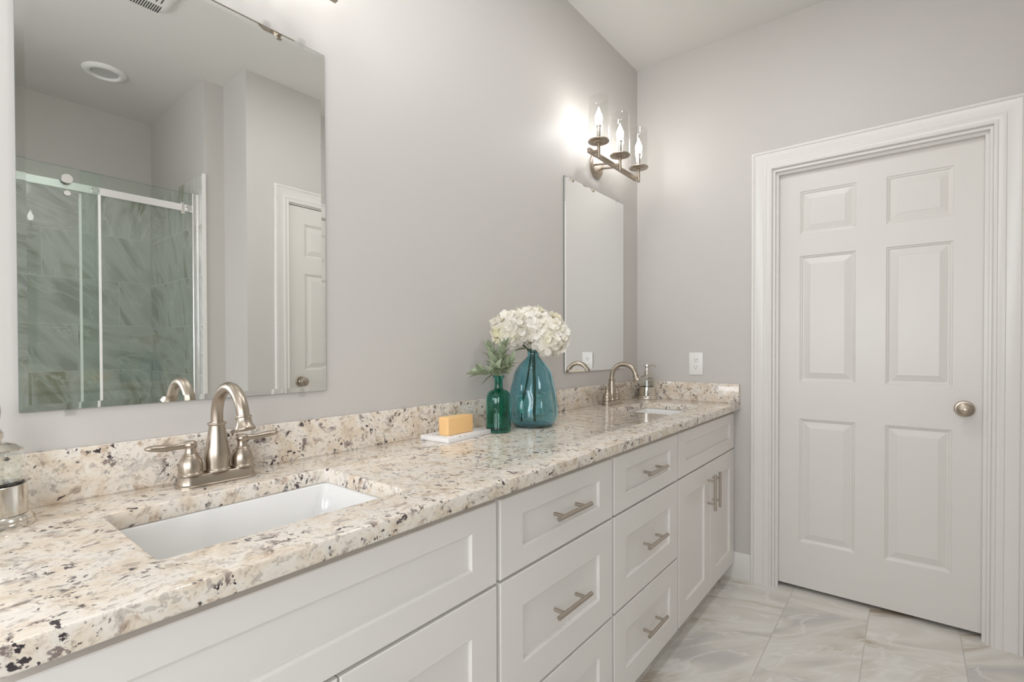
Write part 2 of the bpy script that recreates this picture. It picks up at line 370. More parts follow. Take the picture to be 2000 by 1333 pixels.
def knob(T, u, z, w, parent):
    k = MB(lambda p: T(p))
    prof = [(0.033, 0), (0.033, 0.004), (0.030, 0.008), (0.016, 0.010), (0.011, 0.016), (0.011, 0.026), (0.017, 0.032), (0.0265, 0.040), (0.0285, 0.048), (0.0265, 0.055), (0.018, 0.060), (0.011, 0.0615), (0.010, 0.0605), (0.006, 0.062), (0.0, 0.062)]
    rings = [[(u+r*math.cos(2*PI*i/32), w+h, z+r*math.sin(2*PI*i/32)) for i in range(32)] for r, h in prof]
    k.loops(rings, True, True, True)
    o = k.build('door_knob', NICKEL, parent, True, 30); o['label'] = 'brushed nickel knob'
    return o
# door 1 : right wall; u = -y
d1 = door('door_1', T_right, 0.728, 1.484, 0.020, 2.052, -0.045)
knob(T_right, 1.421, 0.936, -0.045, d1)
jamb('trim_3', T_right, 0.714, 1.496, 2.066, -0.118, -0.045, 0.726, 1.486, 2.052)
casing('trim_4', T_right, 0.7115, 1.4985, 2.069)
# door 2 : front wall; u = x, flush with the wall face
d2 = door('door_2', T_front_door, -1.185, -0.427, -0.010, 2.052, -0.006)
knob(T_front_door, -1.120, 0.955, -0.006, d2)
jamb('trim_5', T_front_door, D2a, D2b, 2.066, -0.108, -0.045, -1.186, -0.426, 2.053, False)
casing('trim_6', T_front_door, D2a+0.004, D2b-0.004, 2.064, 0.092, -0.03)

# ------------------------------------------------------------ baseboards
def baseboard(name, T, a, b):
    prof = [(0.0, 0.0), (0.014, 0.0), (0.014, 0.088), (0.012, 0.094), (0.0125, 0.100), (0.0095, 0.104), (0.0095, 0.116), (0.006, 0.124), (0.004, 0.131), (0.0, 0.133)]
    m_ = MB(T); m_.loops([[(u, w_, z_) for w_, z_ in prof] for u in (a, b)], False)
    return struct(m_.build(name, TRIM, None, True, 25))
baseboard('baseboard_right', T_right, 0.47, 0.6185)
baseboard('baseboard_right_end', T_right, 1.592, 1.753)
baseboard('baseboard_front', T_front, -1.44, D2a-0.09)
baseboard('baseboard_front_end', T_front, D2b+0.09, -0.015)

# ------------------------------------------------------------ vanity cabinets
DF = -0.540; FT = 0.020       # face plane, front thickness
ZT, ZB = 0.8743, 0.085
def shaker(mb, x0, x1, z0, z1, st, rt_, rb, yf=DF):
    """one shaker front, outer edges eased, recessed flat panel"""
    e = 0.0018
    o0 = [(x0+e, yf, z0+e), (x1-e, yf, z0+e), (x1-e, yf, z1-e), (x0+e, yf, z1-e)]
    o1 = [(x0, yf+e, z0), (x1, yf+e, z0), (x1, yf+e, z1), (x0, yf+e, z1)]
    o2 = [(x0, yf+FT, z0), (x1, yf+FT, z0), (x1, yf+FT, z1), (x0, yf+FT, z1)]
    i0 = [(x0+st, yf, z0+rb), (x1-st, yf, z0+rb), (x1-st, yf, z1-rt_), (x0+st, yf, z1-rt_)]
    c = 0.004; d = 0.009
    i1 = [(x0+st+c*.4, yf+c*.9, z0+rb+c), (x1-st-c*.4, yf+c*.9, z0+rb+c), (x1-st-c*.4, yf+c*.9, z1-rt_-c), (x0+st+c*.4, yf+c*.9, z1-rt_-c)]
    i2 = [(x, yf+d, z) for x, y, z in i1]
    mb.loops([o2, o1, o0, i0, i1, i2], True, True, True)
    return mb
def bar_pull(c, L, vertical=False):
    x, z = c; m_ = MB(); yb = DF-0.033
    if vertical:
        m_.tube([(x, yb, z-L/2), (x, yb, z+L/2)], 0.006, 16)
        for s in (-1, 1): m_.tube([(x, DF+.0002, z+s*0.051), (x, yb, z+s*0.051)], 0.0048, 12)
    else:
        m_.tube([(x-L/2, yb, z), (x+L/2, yb, z)], 0.006, 16)
        for s in (-1, 1): m_.tube([(x+s*0.051, DF+.0002, z), (x+s*0.051, yb, z)], 0.0048, 12)
    return m_
def cabinet(label, x0, x1, kind):
    t = thing('vanity_cabinet', label, 'cabinet', ((x0+x1)/2, -0.27, 0.0), 'white vanity cabinets under the granite top')
    body = MB(); g = 0.002
    body.box(x0+.0005, x1-.0005, DF+FT+.0005, -0.012, ZB-.004, ZB+.015)        # deck
    body.box(x0+.0005, x0+.018, DF+FT+.0005, -0.012, ZB, ZT-.0006); body.box(x1-.018, x1-.0005, DF+FT+.0005, -0.012, ZB, ZT-.0006)
    body.box(x0+.0005, x1-.0005, -0.022, -0.012, ZB, ZT-.0006)
    body.box(x0+.018, x1-.018, DF+FT+.0005, DF+FT+.02, ZT-.035, ZT-.0006); body.box(x0+.018, x1-.018, DF+FT+.0005, DF+FT+.02, 0.655, 0.69)
    body.box(x0+.018, x1-.018, DF+FT+.0005, DF+FT+.02, ZB, ZB+.02)
    if kind == 'drawers': body.box(x0+.018, x1-.018, DF+FT+.0005, DF+FT+.02, 0.35, 0.39)
    body.build('body', CAB, t, False)
    MB().box(x0+.0005, x1-.0005, -0.468, -0.45, 0.0005, ZB-.0045).build('toe_kick', CAB, t, False)
    a, b = x0+.0062, x1-.0062
    if kind == 'right': b = x1-0.014
    if kind == 'drawers':
        for z0, z1, r in ((0.6765, 0.855, 0.049), (0.3735, 0.6695, 0.080), (ZB, 0.3665, 0.080)):
            d = shaker(MB(), a, b, z0, z1, 0.081, r, r).build('drawer', CAB, t, True, 20)
            zh = (z0+z1)/2+0.004
            h = bar_pull(((a+b)/2, zh), 0.160).build('handle', PULL, d); h['label'] = 'brushed nickel bar pull'
    else:
        shaker(MB(), a, b, 0.6765, 0.855, 0.078, 0.047, 0.052).build('false_drawer_front', CAB, t, True, 20)
        mid = (a+b)/2
        for s, q0, q1 in ((-1, a, mid-.002), (1, mid+.002, b)):
            d = shaker(MB(), q0, q1, ZB, 0.6695, 0.080, 0.079, 0.079).build('door', CAB, t, True, 20)
            h = bar_pull((mid+s*0.035, 0.545), 0.160, True).build('handle', PULL, d); h['label'] = 'upright nickel bar pull'
    return t
X = [-2.675, -1.894, -1.353, -0.807, 0.0]
cabinet('wide white sink cabinet under the near basin with a long plain top panel', X[0], X[1], 'left')
cabinet('white three-drawer cabinet right beside the near sink cabinet', X[1], X[2], 'drawers')
cabinet('white three-drawer cabinet beside the two-door cabinet of the far basin', X[2], X[3], 'drawers')
cabinet('white two-door sink cabinet with upright pulls against the door wall', X[3], X[4]-.001, 'right')

# ------------------------------------------------------------ countertop
CZ = 0.9068; CB = 0.8745; CY = -0.566
ct = thing('countertop', 'long speckled cream granite vanity top with two basin cutouts', 'countertop', (-1.345, -0.28, CB))
S1 = (-2.500, -2.083, -0.455, -0.168); S2 = (-0.668, -0.250, -0.455, -0.165)
CX0 = -2.695
xs = [CX0, S1[0], S1[1], S2[0], S2[1], -0.001]; ys = [CY, -0.455, -0.1665, -0.001]
def slab():
    bm = bmesh.new(); V = {}
    for i, x in enumerate(xs):
        for j, y in enumerate(ys):
            for k, z in enumerate((CB, CZ)): V[i, j, k] = bm.verts.new((x, y, z))
    hole = {(1, 1), (3, 1)}
    NI, NJ = len(xs)-1, len(ys)-1
    solid = lambda i, j: 0 <= i < NI and 0 <= j < NJ and (i, j) not in hole
    for i in range(NI):
        for j in range(NJ):
            if not solid(i, j): continue
            bm.faces.new([V[i, j, 1], V[i+1, j, 1], V[i+1, j+1, 1], V[i, j+1, 1]])
            bm.faces.new([V[i, j, 0], V[i, j+1, 0], V[i+1, j+1, 0], V[i+1, j, 0]])
            for (di, dj, p, q) in ((-1, 0, (i, j+1), (i, j)), (1, 0, (i+1, j), (i+1, j+1)), (0, -1, (i, j), (i+1, j)), (0, 1, (i+1, j+1), (i, j+1))):
                if not solid(i+di, j+dj): bm.faces.new([V[*p, 0], V[*q, 0], V[*q, 1], V[*p, 1]])
    bmesh.ops.recalc_face_normals(bm, faces=bm.faces[:])
    vert = [e for e in bm.edges if abs(e.verts[0].co.z-e.verts[1].co.z) > .01 and e.is_manifold and e.calc_face_angle() > 1
            and -2.6 < e.verts[0].co.x < -.1 and -.5 < e.verts[0].co.y < -.1]
    bmesh.ops.bevel(bm, geom=vert, offset=0.010, segments=4, profile=0.5, affect='EDGES')
    sharp = [e for e in bm.edges if e.is_manifold and e.calc_face_angle() > 1.2 and abs(e.verts[0].co.z-e.verts[1].co.z) < .001]
    bmesh.ops.bevel(bm, geom=sharp, offset=0.0035, segments=3, profile=0.5, affect='EDGES')
    m_ = MB(); m_.add_bm(bm); return m_
slab().build('slab', GRANITE, ct, True, 40)
MB().box(CX0, -0.001, -0.021, -0.001, CZ-.0005, 1.004, 0.002, 2).build('backsplash', GRANITE, ct)
MB().box(-0.021, -0.001, CY+.002, -0.0215, CZ-.0005, 1.004, 0.002, 2).build('side_splash', GRANITE, ct)

# ------------------------------------------------------------ sinks
def rrect(x0, x1, y0, y1, r, z, n=6):
    pts = []
    for cx_, cy_, a0 in ((x1-r, y1-r, 0), (x0+r, y1-r, PI/2), (x0+r, y0+r, PI), (x1-r, y0+r, 3*PI/2)):
        for i in range(n+1): a = a0+PI/2*i/n; pts.append((cx_+r*math.cos(a), cy_+r*math.sin(a), z))
    return pts
def sink(label, S):
    cx_, cy_ = (S[0]+S[1])/2, (S[2]+S[3])/2; hx, hy = (S[1]-S[0])/2, (S[3]-S[2])/2
    t = thing('sink', label, 'sink', (cx_, cy_, CB-0.16), 'undermount basins')
    def R(gx, z, r): return rrect(cx_-hx-gx, cx_+hx+gx, cy_-hy-gx, cy_+hy+gx, r, z)
    zt = CB-0.0006
    rings = [R(0.022, zt-.012, 0.03), R(0.022, zt, 0.03), R(0.003, zt, 0.016), R(0.000, zt-.004, 0.018), R(-0.006, zt-.06, 0.03), R(-0.012, zt-.11, 0.04), R(-0.022, zt-.132, 0.05), R(-0.045, zt-.143, 0.06), R(-0.115, zt-.147, 0.02)]
    m_ = MB(); m_.loops(rings, True, False, True)
    out = [R(0.022, zt-.012, 0.03), R(0.012, zt-.014, 0.03), R(0.006, zt-.10, 0.04), R(-0.03, zt-.157, 0.06)]
    m_.loops(out, True, False, True)
    m_.build('basin', PORC, t, True, 50)
    d = MB().lathe([(0.0, 0.0), (0.021, 0.0), (0.0215, 0.003), (0.017, 0.004), (0.015, 0.0025), (0.0, 0.0025)], (cx_, cy_, zt-.1468), 24)
    o = d.build('drain', NICKEL, t); o['label'] = 'round nickel drain'
    return t
sink('white rectangular basin sunk in the near end of the granite top', S1)
sink('white rectangular basin sunk in the far end of the granite top', S2)

# ------------------------------------------------------------ faucets
def faucet(label, fx, fy):
    t = thing('faucet', label, 'faucet', (fx, fy, CZ), 'brushed nickel faucets'); z = CZ+0.0002
    hx, hy = 0.079, 0.0275
    def st(x, y, s, zz): return rrect(fx-x, fx+x, fy-y, fy+y, min(x, y)*s, zz, 8)
    MB().loops([st(hx, hy, .95, z), st(hx, hy, .95, z+.003), st(hx-.002, hy-.002, .95, z+.005), st(hx-.0035, hy-.0035, .95, z+.0055), st(hx-.008, hy-.008, .95, z+.0215), st(hx-.010, hy-.010, .95, z+.0235), st(hx-.013, hy-.013, .9, z+.024)], True, True, True).build('base_plate', NICKEL, t, True, 30)
    zb = z+.0238
    # spout column and gooseneck
    MB().lathe([(0.0255, 0), (0.0255, .003), (0.0235, .006), (0.0235, .016), (0.0245, .028), (0.0235, .040), (0.0205, .058), (0.0175, .078), (0.0155, .092), (0.0155, .097), (0.0178, .098), (0.0185, .100), (0.0178, .102), (0.0140, .103), (0.0138, .104)], (fx, fy, zb), 32).build('spout_column', NICKEL, t, True, 30)
    r = 0.0118; zc = 1.0465; rad = 0.0645
    path = [(fx, fy, zb+.100), (fx, fy, zb+.108), (fx, fy, zc-.002)]
    for i in range(1, 25):
        a = PI*0.93*i/24; path.append((fx, fy-rad+rad*math.cos(a), zc+rad*math.sin(a)))
    p = Vector(path[-1]); dr = (p-Vector(path[-2])).normalized()
    path.append(tuple(p+dr*0.004))
    sp = MB().tube(path, r, 20).build('spout', NICKEL, t, True, 40)
    tip = MB(); p0 = p+dr*0.003; pts = []; rr = []
    for s_, r_ in ((0, .0125), (.001, .0150), (.004, .0152), (.0055, .0138), (.010, .0138), (.018, .0152), (.024, .0182), (.0265, .0195), (.029, .0190), (.029, .013)):
        pts.append(p0+dr*s_); rr.append(r_)
    pts[-1] = p0+dr*0.0288
    tip.tube(pts, rr, 24).build('aerator', NICKEL, sp, True, 30)
    for s in (-1, 1):
        hxx = fx+s*0.0508
        hb = MB().lathe([(0.0235, 0), (0.0235, .003), (0.0215, .006), (0.0222, .013), (0.0218, .020), (0.0195, .029), (0.0155, .036), (0.0135, .039), (0.0138, .0405), (0.0115, .043), (0.0098, .050), (0.0098, .056)], (hxx, fy, zb), 28).build('handle_base', NICKEL, t, True, 30)
        lv = MB(); zl = zb+.062
        lv.lathe([(0.0, -.008), (0.009, -.0075), (0.0118, -.004), (0.0125, 0), (0.0115, .004), (0.008, .0075), (0.0, .009)], (hxx, fy, zl), 20)
        prof = [(.004, .0072, 1), (.014, .0062, 1), (.024, .0060, .95), (.036, .0068, .9), (.048, .0088, .8), (.060, .0100, .7), (.070, .0093, .6), (.077, .0070, .5), (.080, .003, .5)]
        pth = [Vector((hxx+s*q, fy+0.002-q*0.05, zl+.0005-0.0022*math.sin(q/0.08*PI*1.4))) for q, _, _ in prof]
        lv.tube(pth, [a for _, a, _ in prof], 16, True, [c for _, _, c in prof]).build('lever', NICKEL, hb, True, 40)
    return t
f1 = faucet('brushed nickel two-lever faucet behind the near basin, under the big mirror', -2.287, -0.081)
dup(f1, (-0.457, -0.073, CZ), 'brushed nickel two-lever faucet behind the far basin, beside the dispenser')

# ------------------------------------------------------------ mirrors
def mirror(label, x0, x1, z0, z1, clips):
    t = thing('wall_mirror', label, 'mirror', ((x0+x1)/2, 0.0, z0), 'frameless wall mirrors'); bv = 0.0125; e = 0.0009
    yb, yf = -0.0008, -0.0060
    def R(i, y): return [(x0+i, y, z0+i), (x1-i, y, z0+i), (x1-i, y, z1-i), (x0+i, y, z1-i)]
    m_ = MB(); m_.cur = 1; m_.loops([R(0, yb), R(0, yf+e)], True, True); m_.cur = 0; m_.loops([R(0, yf+e), R(bv, yf)], True, False, True)
    o = m_.build('glass', [MIRROR, MEDGE], t, False)
    for cx_, up in clips:
        zc = z1 if up else z0; s = 1 if up else -1
        c = MB(); c.box(cx_-.0085, cx_+.0085, -0.0125, -0.0095, min(zc-s*.010, zc+s*.012), max(zc-s*.010, zc+s*.012), 0.001, 1)
        c.box(cx_-.0085, cx_+.0085, -0.0095, -0.0005, min(zc+s*.0012, zc+s*.012), max(zc+s*.0012, zc+s*.012), 0.001, 1)
        c.build('mirror_clip', ACRYL, t)
    return t
ZM0, ZM1 = 1.0775, 1.983
mirror('large frameless mirror over the near basin reflecting the glass shower', -2.5815, -1.985, ZM0, ZM1, [(-2.513, 0), (-2.055, 0), (-2.05, 1), (-2.14, 1)])
mirror('frameless mirror over the far basin under the lit sconce', -0.7905, -0.190, ZM0, ZM1, [(-0.745, 0), (-0.28, 0), (-0.74, 1), (-0.265, 1)])

# ------------------------------------------------------------ sconces
def sconce(label, sx, sz):
    t = thing('wall_sconce', label, 'wall lamp', (sx, 0.0, sz), 'three-candle wall sconces')
    yb, yr = -0.103, -0.135
    MB().lathe([(0.062, 0.0005), (0.062, .006), (0.059, .009), (0.056, .010), (0.0555, .014), (0.052, .0165), (0.020, .0185), (0.0, .0185)], (sx, 0, sz), 40, 'y').build('backplate', NICKEL, t, True, 30)
    for s in (-1, 1): MB().tube([(sx+s*.034, -.016, sz-.004), (sx+s*.034, yb+.006, sz-.016)], .0055, 12).build('arm', NICKEL, t)
    MB().box(sx-.250, sx+.250, yb-.007, yb+.007, sz-.031, sz-.009, .0015, 1).build('cross_bar', NICKEL, t)
    for k in (-1, 0, 1):
        cx_ = sx+k*.2135
        MB().tube([(cx_, yr, sz-.052), (cx_, yr, sz+.019)], .0072, 16).box(cx_-.005, cx_+.005, yr, yb, sz-.026, sz-.014).build('candle_post', NICKEL, t)
        d = MB().lathe([(0.010, 0.0), (0.022, 0.0005), (0.024, .004), (0.047, .005), (0.0485, .007), (0.0485, .010), (0.047, .011), (0.012, .011)], (cx_, yr, sz+.0145), 36).build('bobeche', NICKEL, t, True, 30)
        MB().lathe([(0.0102, 0.0), (0.0102, .062), (0.013, .0625), (0.0135, .066), (0.0135, .069), (0.011, .070), (0.007, .070)], (cx_, yr, sz+.0255), 20).build('candle_sleeve', SILVER, t, True, 30)
        MB().lathe([(0.0085, 0.0), (0.0115, .006), (0.0165, .018), (0.0180, .028), (0.0160, .041), (0.0105, .056), (0.0050, .068), (0.0022, .078), (0.0, .083)], (cx_, yr, sz+.0955), 14).build('bulb', BULB, t, True, 80)
        MB().lathe([(0.0445, 0), (0.0455, 0), (0.0455, .192), (0.0445, .193), (0.0435, .192), (0.0435, 0.0)], (cx_, yr, sz+.0258), 36, 'z', False, False).build('glass_shade', SHADE, t, True, 30)
    return t
s1 = sconce('three-candle nickel sconce above the far mirror in the corner', -0.492, 2.109)
dup(s1, (-2.258, 0, 2.100), 'three-candle nickel sconce above the big near mirror')

# ------------------------------------------------------------ soap dispensers
def dispenser(label, x, y):
    t = thing('soap_dispenser', label, 'soap dispenser', (x, y, CZ), 'glass and silver soap dispensers'); z = CZ+.0002; c = (x, y, z); K = 1.12
    MB().lathe([(r_*K, h_) for r_, h_ in ((0.046, 0), (0.0465, .003), (0.045, .007), (0.0435, .009), (0.0445, .011), (0.0425, .015), (0.039, .019), (0.0, .019))], c, 40).build('foot', SILVER, t, True, 25)
    MB().lathe([(r_*K, h_) for r_, h_ in ((0.0372, .0192), (0.0380, .0195), (0.0380, .066), (0.0372, .067), (0.0366, .067), (0.0366, .0192))], c, 40, 'z', False, False).build('sleeve', SILVER, t, True, 30)
    MB().lathe([(r_*K, h_) for r_, h_ in ((0.0, .0195), (0.0362, .0195), (0.0362, .100), (0.0352, .110), (0.031, .1195), (0.0285, .1215), (0.0275, .1195), (0.031, .109), (0.032, .100), (0.032, .024), (0.0, .024))], c, 40, 'z', False, False).build('bottle', CLEAR, t, True, 40)
    MB().lathe([(r_*K, h_) for r_, h_ in ((0.0, .0242), (0.0315, .0242), (0.0315, .072), (0.0, .072))], c, 32).build('liquid_soap', CLEAR, t)
    MB().lathe([(r_*K, h_) for r_, h_ in ((0.0315, .1205), (0.0345, .1210), (0.0345, .1235), (0.0315, .1250), (0.026, .1300), (0.018, .1335), (0.0115, .1350), (0.0115, .1400), (0.0135, .1410), (0.0135, .1500), (0.0100, .1560), (0.0075, .1600), (0.0068, .1720))], c, 36, 'z', True, True).build('lid', SILVER, t, True, 25)
    MB().tube([(x, y, z+.03), (x, y, z+.119)], .003, 10).build('dip_tube', PLASTIC, t)
    p = MB().lathe([(r_*K, h_) for r_, h_ in ((0.0075, .1715), (0.0105, .1722), (0.0110, .176), (0.0110, .190), (0.0102, .1935), (0.0, .1940))], c, 24)
    p.tube([(x+.006, y-.005, z+.186), (x+.020, y-.017, z+.187), (x+.034, y-.029, z+.184), (x+.041, y-.035, z+.178)], [.0042, .0036, .0030, .0026], 10)
    p.build('pump', SILVER, t, True, 35)
    return t
q1 = dispenser('glass soap dispenser cut by the left edge, beside the near faucet', -2.6255, -0.102)
q2 = dup(q1, (-0.080, -0.096, CZ), 'glass soap dispenser with silver pump standing in the far corner')
q1.rotation_euler.z = math.radians(-165)

# ------------------------------------------------------------ soap and dish
ang = math.radians(4)
def rotT(cx_, cy_, a): return lambda p: Vector((cx_+(p.x-cx_)*math.cos(a)-(p.y-cy_)*math.sin(a), cy_+(p.x-cx_)*math.sin(a)+(p.y-cy_)*math.cos(a), p.z))
dx, dy = -1.588, -0.106
o = MB(rotT(dx, dy, ang)).box(dx-.105, dx+.105, dy-.058, dy+.058, CZ+.0003, CZ+.0145, .0012, 2).build('soap_dish', DISH)
tag(o, 'white marble soap tray on the granite under the amber soap', 'soap dish')
sx_, sy_ = -1.603, -0.118
o = MB(rotT(sx_, sy_, math.radians(1))).box(sx_-.0575, sx_+.0575, sy_-.021, sy_+.021, CZ+.0147, CZ+.0705, .004, 4).build('soap_bar', SOAPM)
tag(o, 'amber bar of soap standing on edge on the white tray', 'soap')

# ------------------------------------------------------------ glass bottle and vase
GX, GY = -1.437, -0.154
outer = [(0.0, .0003), (0.036, .0003), (0.0405, .003), (0.0420, .007), (0.0422, .020), (0.0424, .060), (0.0424, .108), (0.0410, .120), (0.0370, .132), (0.0300, .1395), (0.0190, .144), (0.0150, .147), (0.0142, .152), (0.0140, .176), (0.0150, .182), (0.0185, .184), (0.0200, .187), (0.0195, .190), (0.0165, .192)]
inner = [(0.0125, .192), (0.0115, .186), (0.0112, .150), (0.0160, .1435), (0.0280, .136), (0.0345, .129), (0.0380, .118), (0.0392, .106), (0.0392, .022), (0.0385, .012), (0.034, .0075), (0.0, .0095)]
o = MB().lathe(outer+inner, (GX, GY, CZ), 48, 'z', False, False).build('glass_bottle', EMER, None, True, 50)
tag(o, 'small emerald green glass apothecary bottle holding sage sprigs', 'bottle')
VX, VY = -1.255, -0.166
def vase():
    prof = [(0.0, .0003), (0.050, .0003), (0.066, .002), (0.077, .008), (0.086, .022), (0.0905, .042), (0.0905, .065), (0.087, .095), (0.082, .130), (0.0765, .160), (0.069, .190), (0.060, .210), (0.047, .228), (0.033, .242), (0.0245, .250), (0.0215, .256), (0.0208, .264), (0.0212, .274), (0.0235, .280)]
    th = 0.0045; n = 96
    def rad(r, h, i):
        a = 2*PI*i/n; k = max(0, min(1, h/.05))*max(0, min(1, (.245-h)/.05))
        tw = a*9+h*10+0.5*math.sin(a*2+h*8)
        rib = abs(math.sin(tw/2))**0.7
        return r*(1+k*(0.075*rib-0.060+0.010*math.sin(a*5+h*70)+0.008*math.sin(a*11-h*90)))
    def ring(r, h): return [(VX+rad(r, h, i)*math.cos(2*PI*i/n), VY+rad(r, h, i)*math.sin(2*PI*i/n), CZ+h) for i in range(n)]
    fine = []
    for (r0, h0), (r1, h1) in zip(prof, prof[1:]):
        k = max(1, int((h1-h0)/.008))
        for j in range(k): fine.append((r0+(r1-r0)*j/k, h0+(h1-h0)*j/k))
    fine.append(prof[-1])
    inn = [(max(r-th, 0.0), max(h, .006)) for r, h in fine if r > th]
    inn = [(r, h) for r, h in inn]
    rings = [ring(max(r, 1e-5), h) for r, h in fine]+[ring(0.0215, .2815), ring(0.0185, .2805)]+[ring(max(r, 1e-5), h) for r, h in inn[::-1][1:]]+[ring(1e-5, .007)]
    m_ = MB(); m_.loops(rings, True); return m_
o = vase().build('glass_vase', TEAL, None, True, 180)
tag(o, 'bulbous ribbed teal glass vase holding white hydrangeas', 'vase')

# ------------------------------------------------------------ hydrangeas
RX, RY = math.sin(_yaw), -math.cos(_yaw)       # a horizontal direction along the vase and bottle row
def petal(m_, c, nrm, tdir, ln, wd, cup):
    """one rounded ruffled petal from c outwards along tdir"""
    side = nrm.cross(tdir).normalized(); ids = []
    for i, (s, w_) in enumerate(((0, .16), (.3, .72), (.65, 1.0), (.9, .72), (1.0, .30))):
        row = []
        for k in (-1, 0, 1):
            p = c+tdir*(s*ln)+side*(k*w_*wd/2)+nrm*(cup*ln*(s*s*.5)+abs(k)*wd*.10*s+random.uniform(-.14, .14)*wd*s)
            row.append(m_.vert(p))
        ids.append(row)
    for a, b in zip(ids, ids[1:]):
        for k in (0, 1): m_.face([a[k], a[k+1], b[k+1], b[k]])
def floret(m_, c, nrm, size):
    ref = Vector((random.uniform(-1, 1), random.uniform(-1, 1), random.uniform(-1, 1)))
    t = (ref-nrm*ref.dot(nrm)).normalized(); b = nrm.cross(t)
    for k in range(4):
        a = PI/2*k+random.uniform(-.15, .15); d = t*math.cos(a)+b*math.sin(a)
        d2 = (d+nrm*random.uniform(.0, .35)).normalized(); n2 = (nrm-d2*nrm.dot(d2)).normalized()
        petal(m_, c, n2, d2, size*random.uniform(.85, 1.15), size*random.uniform(.85, 1.1), random.uniform(-.5, .4))
def leaf(m_, base, d, up, ln, wd, curl, n=6):
    d = d.normalized(); side = d.cross(up).normalized(); up = side.cross(d).normalized(); ids = []
    for i in range(n+1):
        s = i/n; w_ = wd*(math.sin(PI*min(1, s**.75))**.9)*.5+0.0004
        p = base+d*(ln*s)+up*(curl*ln*s*s)
        ids.append([m_.vert(p-side*w_+up*w_*.35), m_.vert(p), m_.vert(p+side*w_+up*w_*.35)])
    for a, b in zip(ids, ids[1:]):
        for k in (0, 1): m_.face([a[k], a[k+1], b[k+1], b[k]])
def hydrangea(label, off, z, rad, flat, foot, leaves, seed):
    random.seed(seed)
    c = Vector((VX+off[0], VY+off[1], CZ+z))
    t = thing('hydrangea', label, 'flower', (VX+foot[0], VY+foot[1], CZ+.012), 'white hydrangea stems in the teal vase')
    neck = Vector((VX+off[0]*.08, VY+off[1]*.08, CZ+.268))
    b = Vector((VX+foot[0], VY+foot[1], CZ+.016)); pts = []
    for i in range(15):
        s = i/14
        p = b.lerp(neck, s)+Vector((math.sin(s*9+seed)*.004, math.cos(s*7+seed)*.004, 0))*math.sin(PI*s)
        pts.append(p)
    top = c-Vector((0, 0, rad*flat*.5))
    pts += [neck.lerp(top, .33)+Vector((0, 0, .004)), neck.lerp(top, .7)+Vector((0, 0, .004)), top, c]
    MB().tube(pts, [.0032]*15+[.003, .0028, .0026, .002], 8).build('stem', STEM, t)
    m_ = MB(); N = 88
    for i in range(N):
        zz = 1-2*(i+.5)/N; zz = zz*0.97; a = i*2.39996
        rr = math.sqrt(max(0, 1-zz*zz)); n = Vector((rr*math.cos(a), rr*math.sin(a), zz))
        if zz < -.82: continue
        k = random.uniform(.80, 1.0)
        p = c+Vector((n.x*rad*k, n.y*rad*k, n.z*rad*flat*k))
        if p.y > -.03: p.y = -.03
        nn = Vector((n.x, n.y, n.z/flat)).normalized()
        nn = (nn+Vector((random.uniform(-.35, .35), random.uniform(-.35, .35), random.uniform(-.3, .3)))).normalized()
        floret(m_, p, nn, random.uniform(.025, .033))
    m_.build('flower_head', PETAL, t, True, 180)
    for (dx_, dz_, ln) in leaves:
        l = MB(); leaf(l, neck+Vector((0, 0, .012)), Vector((RX*dx_, RY*dx_, dz_))+Vector((-.2, -.3, 0)), Vector((0, 0, 1)), ln, .034, -.25); l.build('leaf', HLEAF, t, True, 180)
    return t
hydrangea('white hydrangea head leaning left over the sage sprigs', (RX*-.082-.01, RY*-.082-.012, 0), .352, .066, .88, (RX*-.045, RY*-.045), [(-1, .1, .075)], 3)
hydrangea('white hydrangea head in the middle above the teal vase neck', (RX*-.012+.005, RY*-.012+.005, 0), .368, .070, .86, (.004, -.002), [(.6, .1, .06)], 11)
hydrangea('white hydrangea head drooping right towards the far mirror', (RX*.052, RY*.054, 0), .330, .071, 1.04, (RX*.035-.02, RY*.035+.02), [], 5)

# ------------------------------------------------------------ sage sprigs in the green bottle
def sprig(label, d, length, seed, nl=9, scale=1.0, droop=0.0):
    random.seed(seed); t = thing('sage_sprig', label, 'greenery', (GX, GY, CZ+.05), 'sage sprigs in the green bottle')
    base = Vector((GX-d[0]*.006, GY-d[1]*.006, CZ+.06)); mouth = Vector((GX+d[0]*.005, GY+d[1]*.005, CZ+.192)); dv = Vector(d).normalized()
    pts = [base, mouth]
    for i in range(1, 7):
        s = i/6; pts.append(mouth+dv*length*s+Vector((0, 0, -droop*length*s*s)))
    MB().tube(pts, [.0018, .0018]+[.0018-.0012*i/6 for i in range(1, 7)], 7).build('stem', SSTEM, t)
    m_ = MB()
    for i in range(nl):
        s = .12+.88*(i+.5)/nl; k = 1+min(5, int(s*6)); p = pts[k].lerp(pts[k+1], s*6-int(s*6)) if k+1 < len(pts) else pts[-1]
        a = i*2.4+seed; ref = Vector((0, 0, 1)) if abs(dv.z) < .9 else Vector((1, 0, 0)); u = dv.cross(ref).normalized(); v = dv.cross(u)
        out = u*math.cos(a)+v*math.sin(a); ld = (dv*(.55+.8*s)+out*(1.0-.35*s)+Vector((0, 0, .15)))
        leaf(m_, p, ld, dv*1.2+Vector((0, 0, .4))-out*.3, scale*random.uniform(.044, .062), scale*random.uniform(.018, .025), random.uniform(-.25, .1))
    leaf(m_, pts[-1], dv, Vector((.3, .2, 1)), .035*scale, .012*scale, 0)
    m_.build('foliage', SAGE, t, True, 180)
    return t
def cd_(r, f, z): return (RX*r+_F.x*f, RY*r+_F.y*f, z)
sprig('tall upright sage sprig rising in front of the hydrangeas', cd_(.16, -.25, 1.0), .098, 1, 15)
sprig('sage sprig drooping out to the far left of the green bottle', cd_(-1.0, -.1, .34), .066, 2, 9, 1.0, .25)
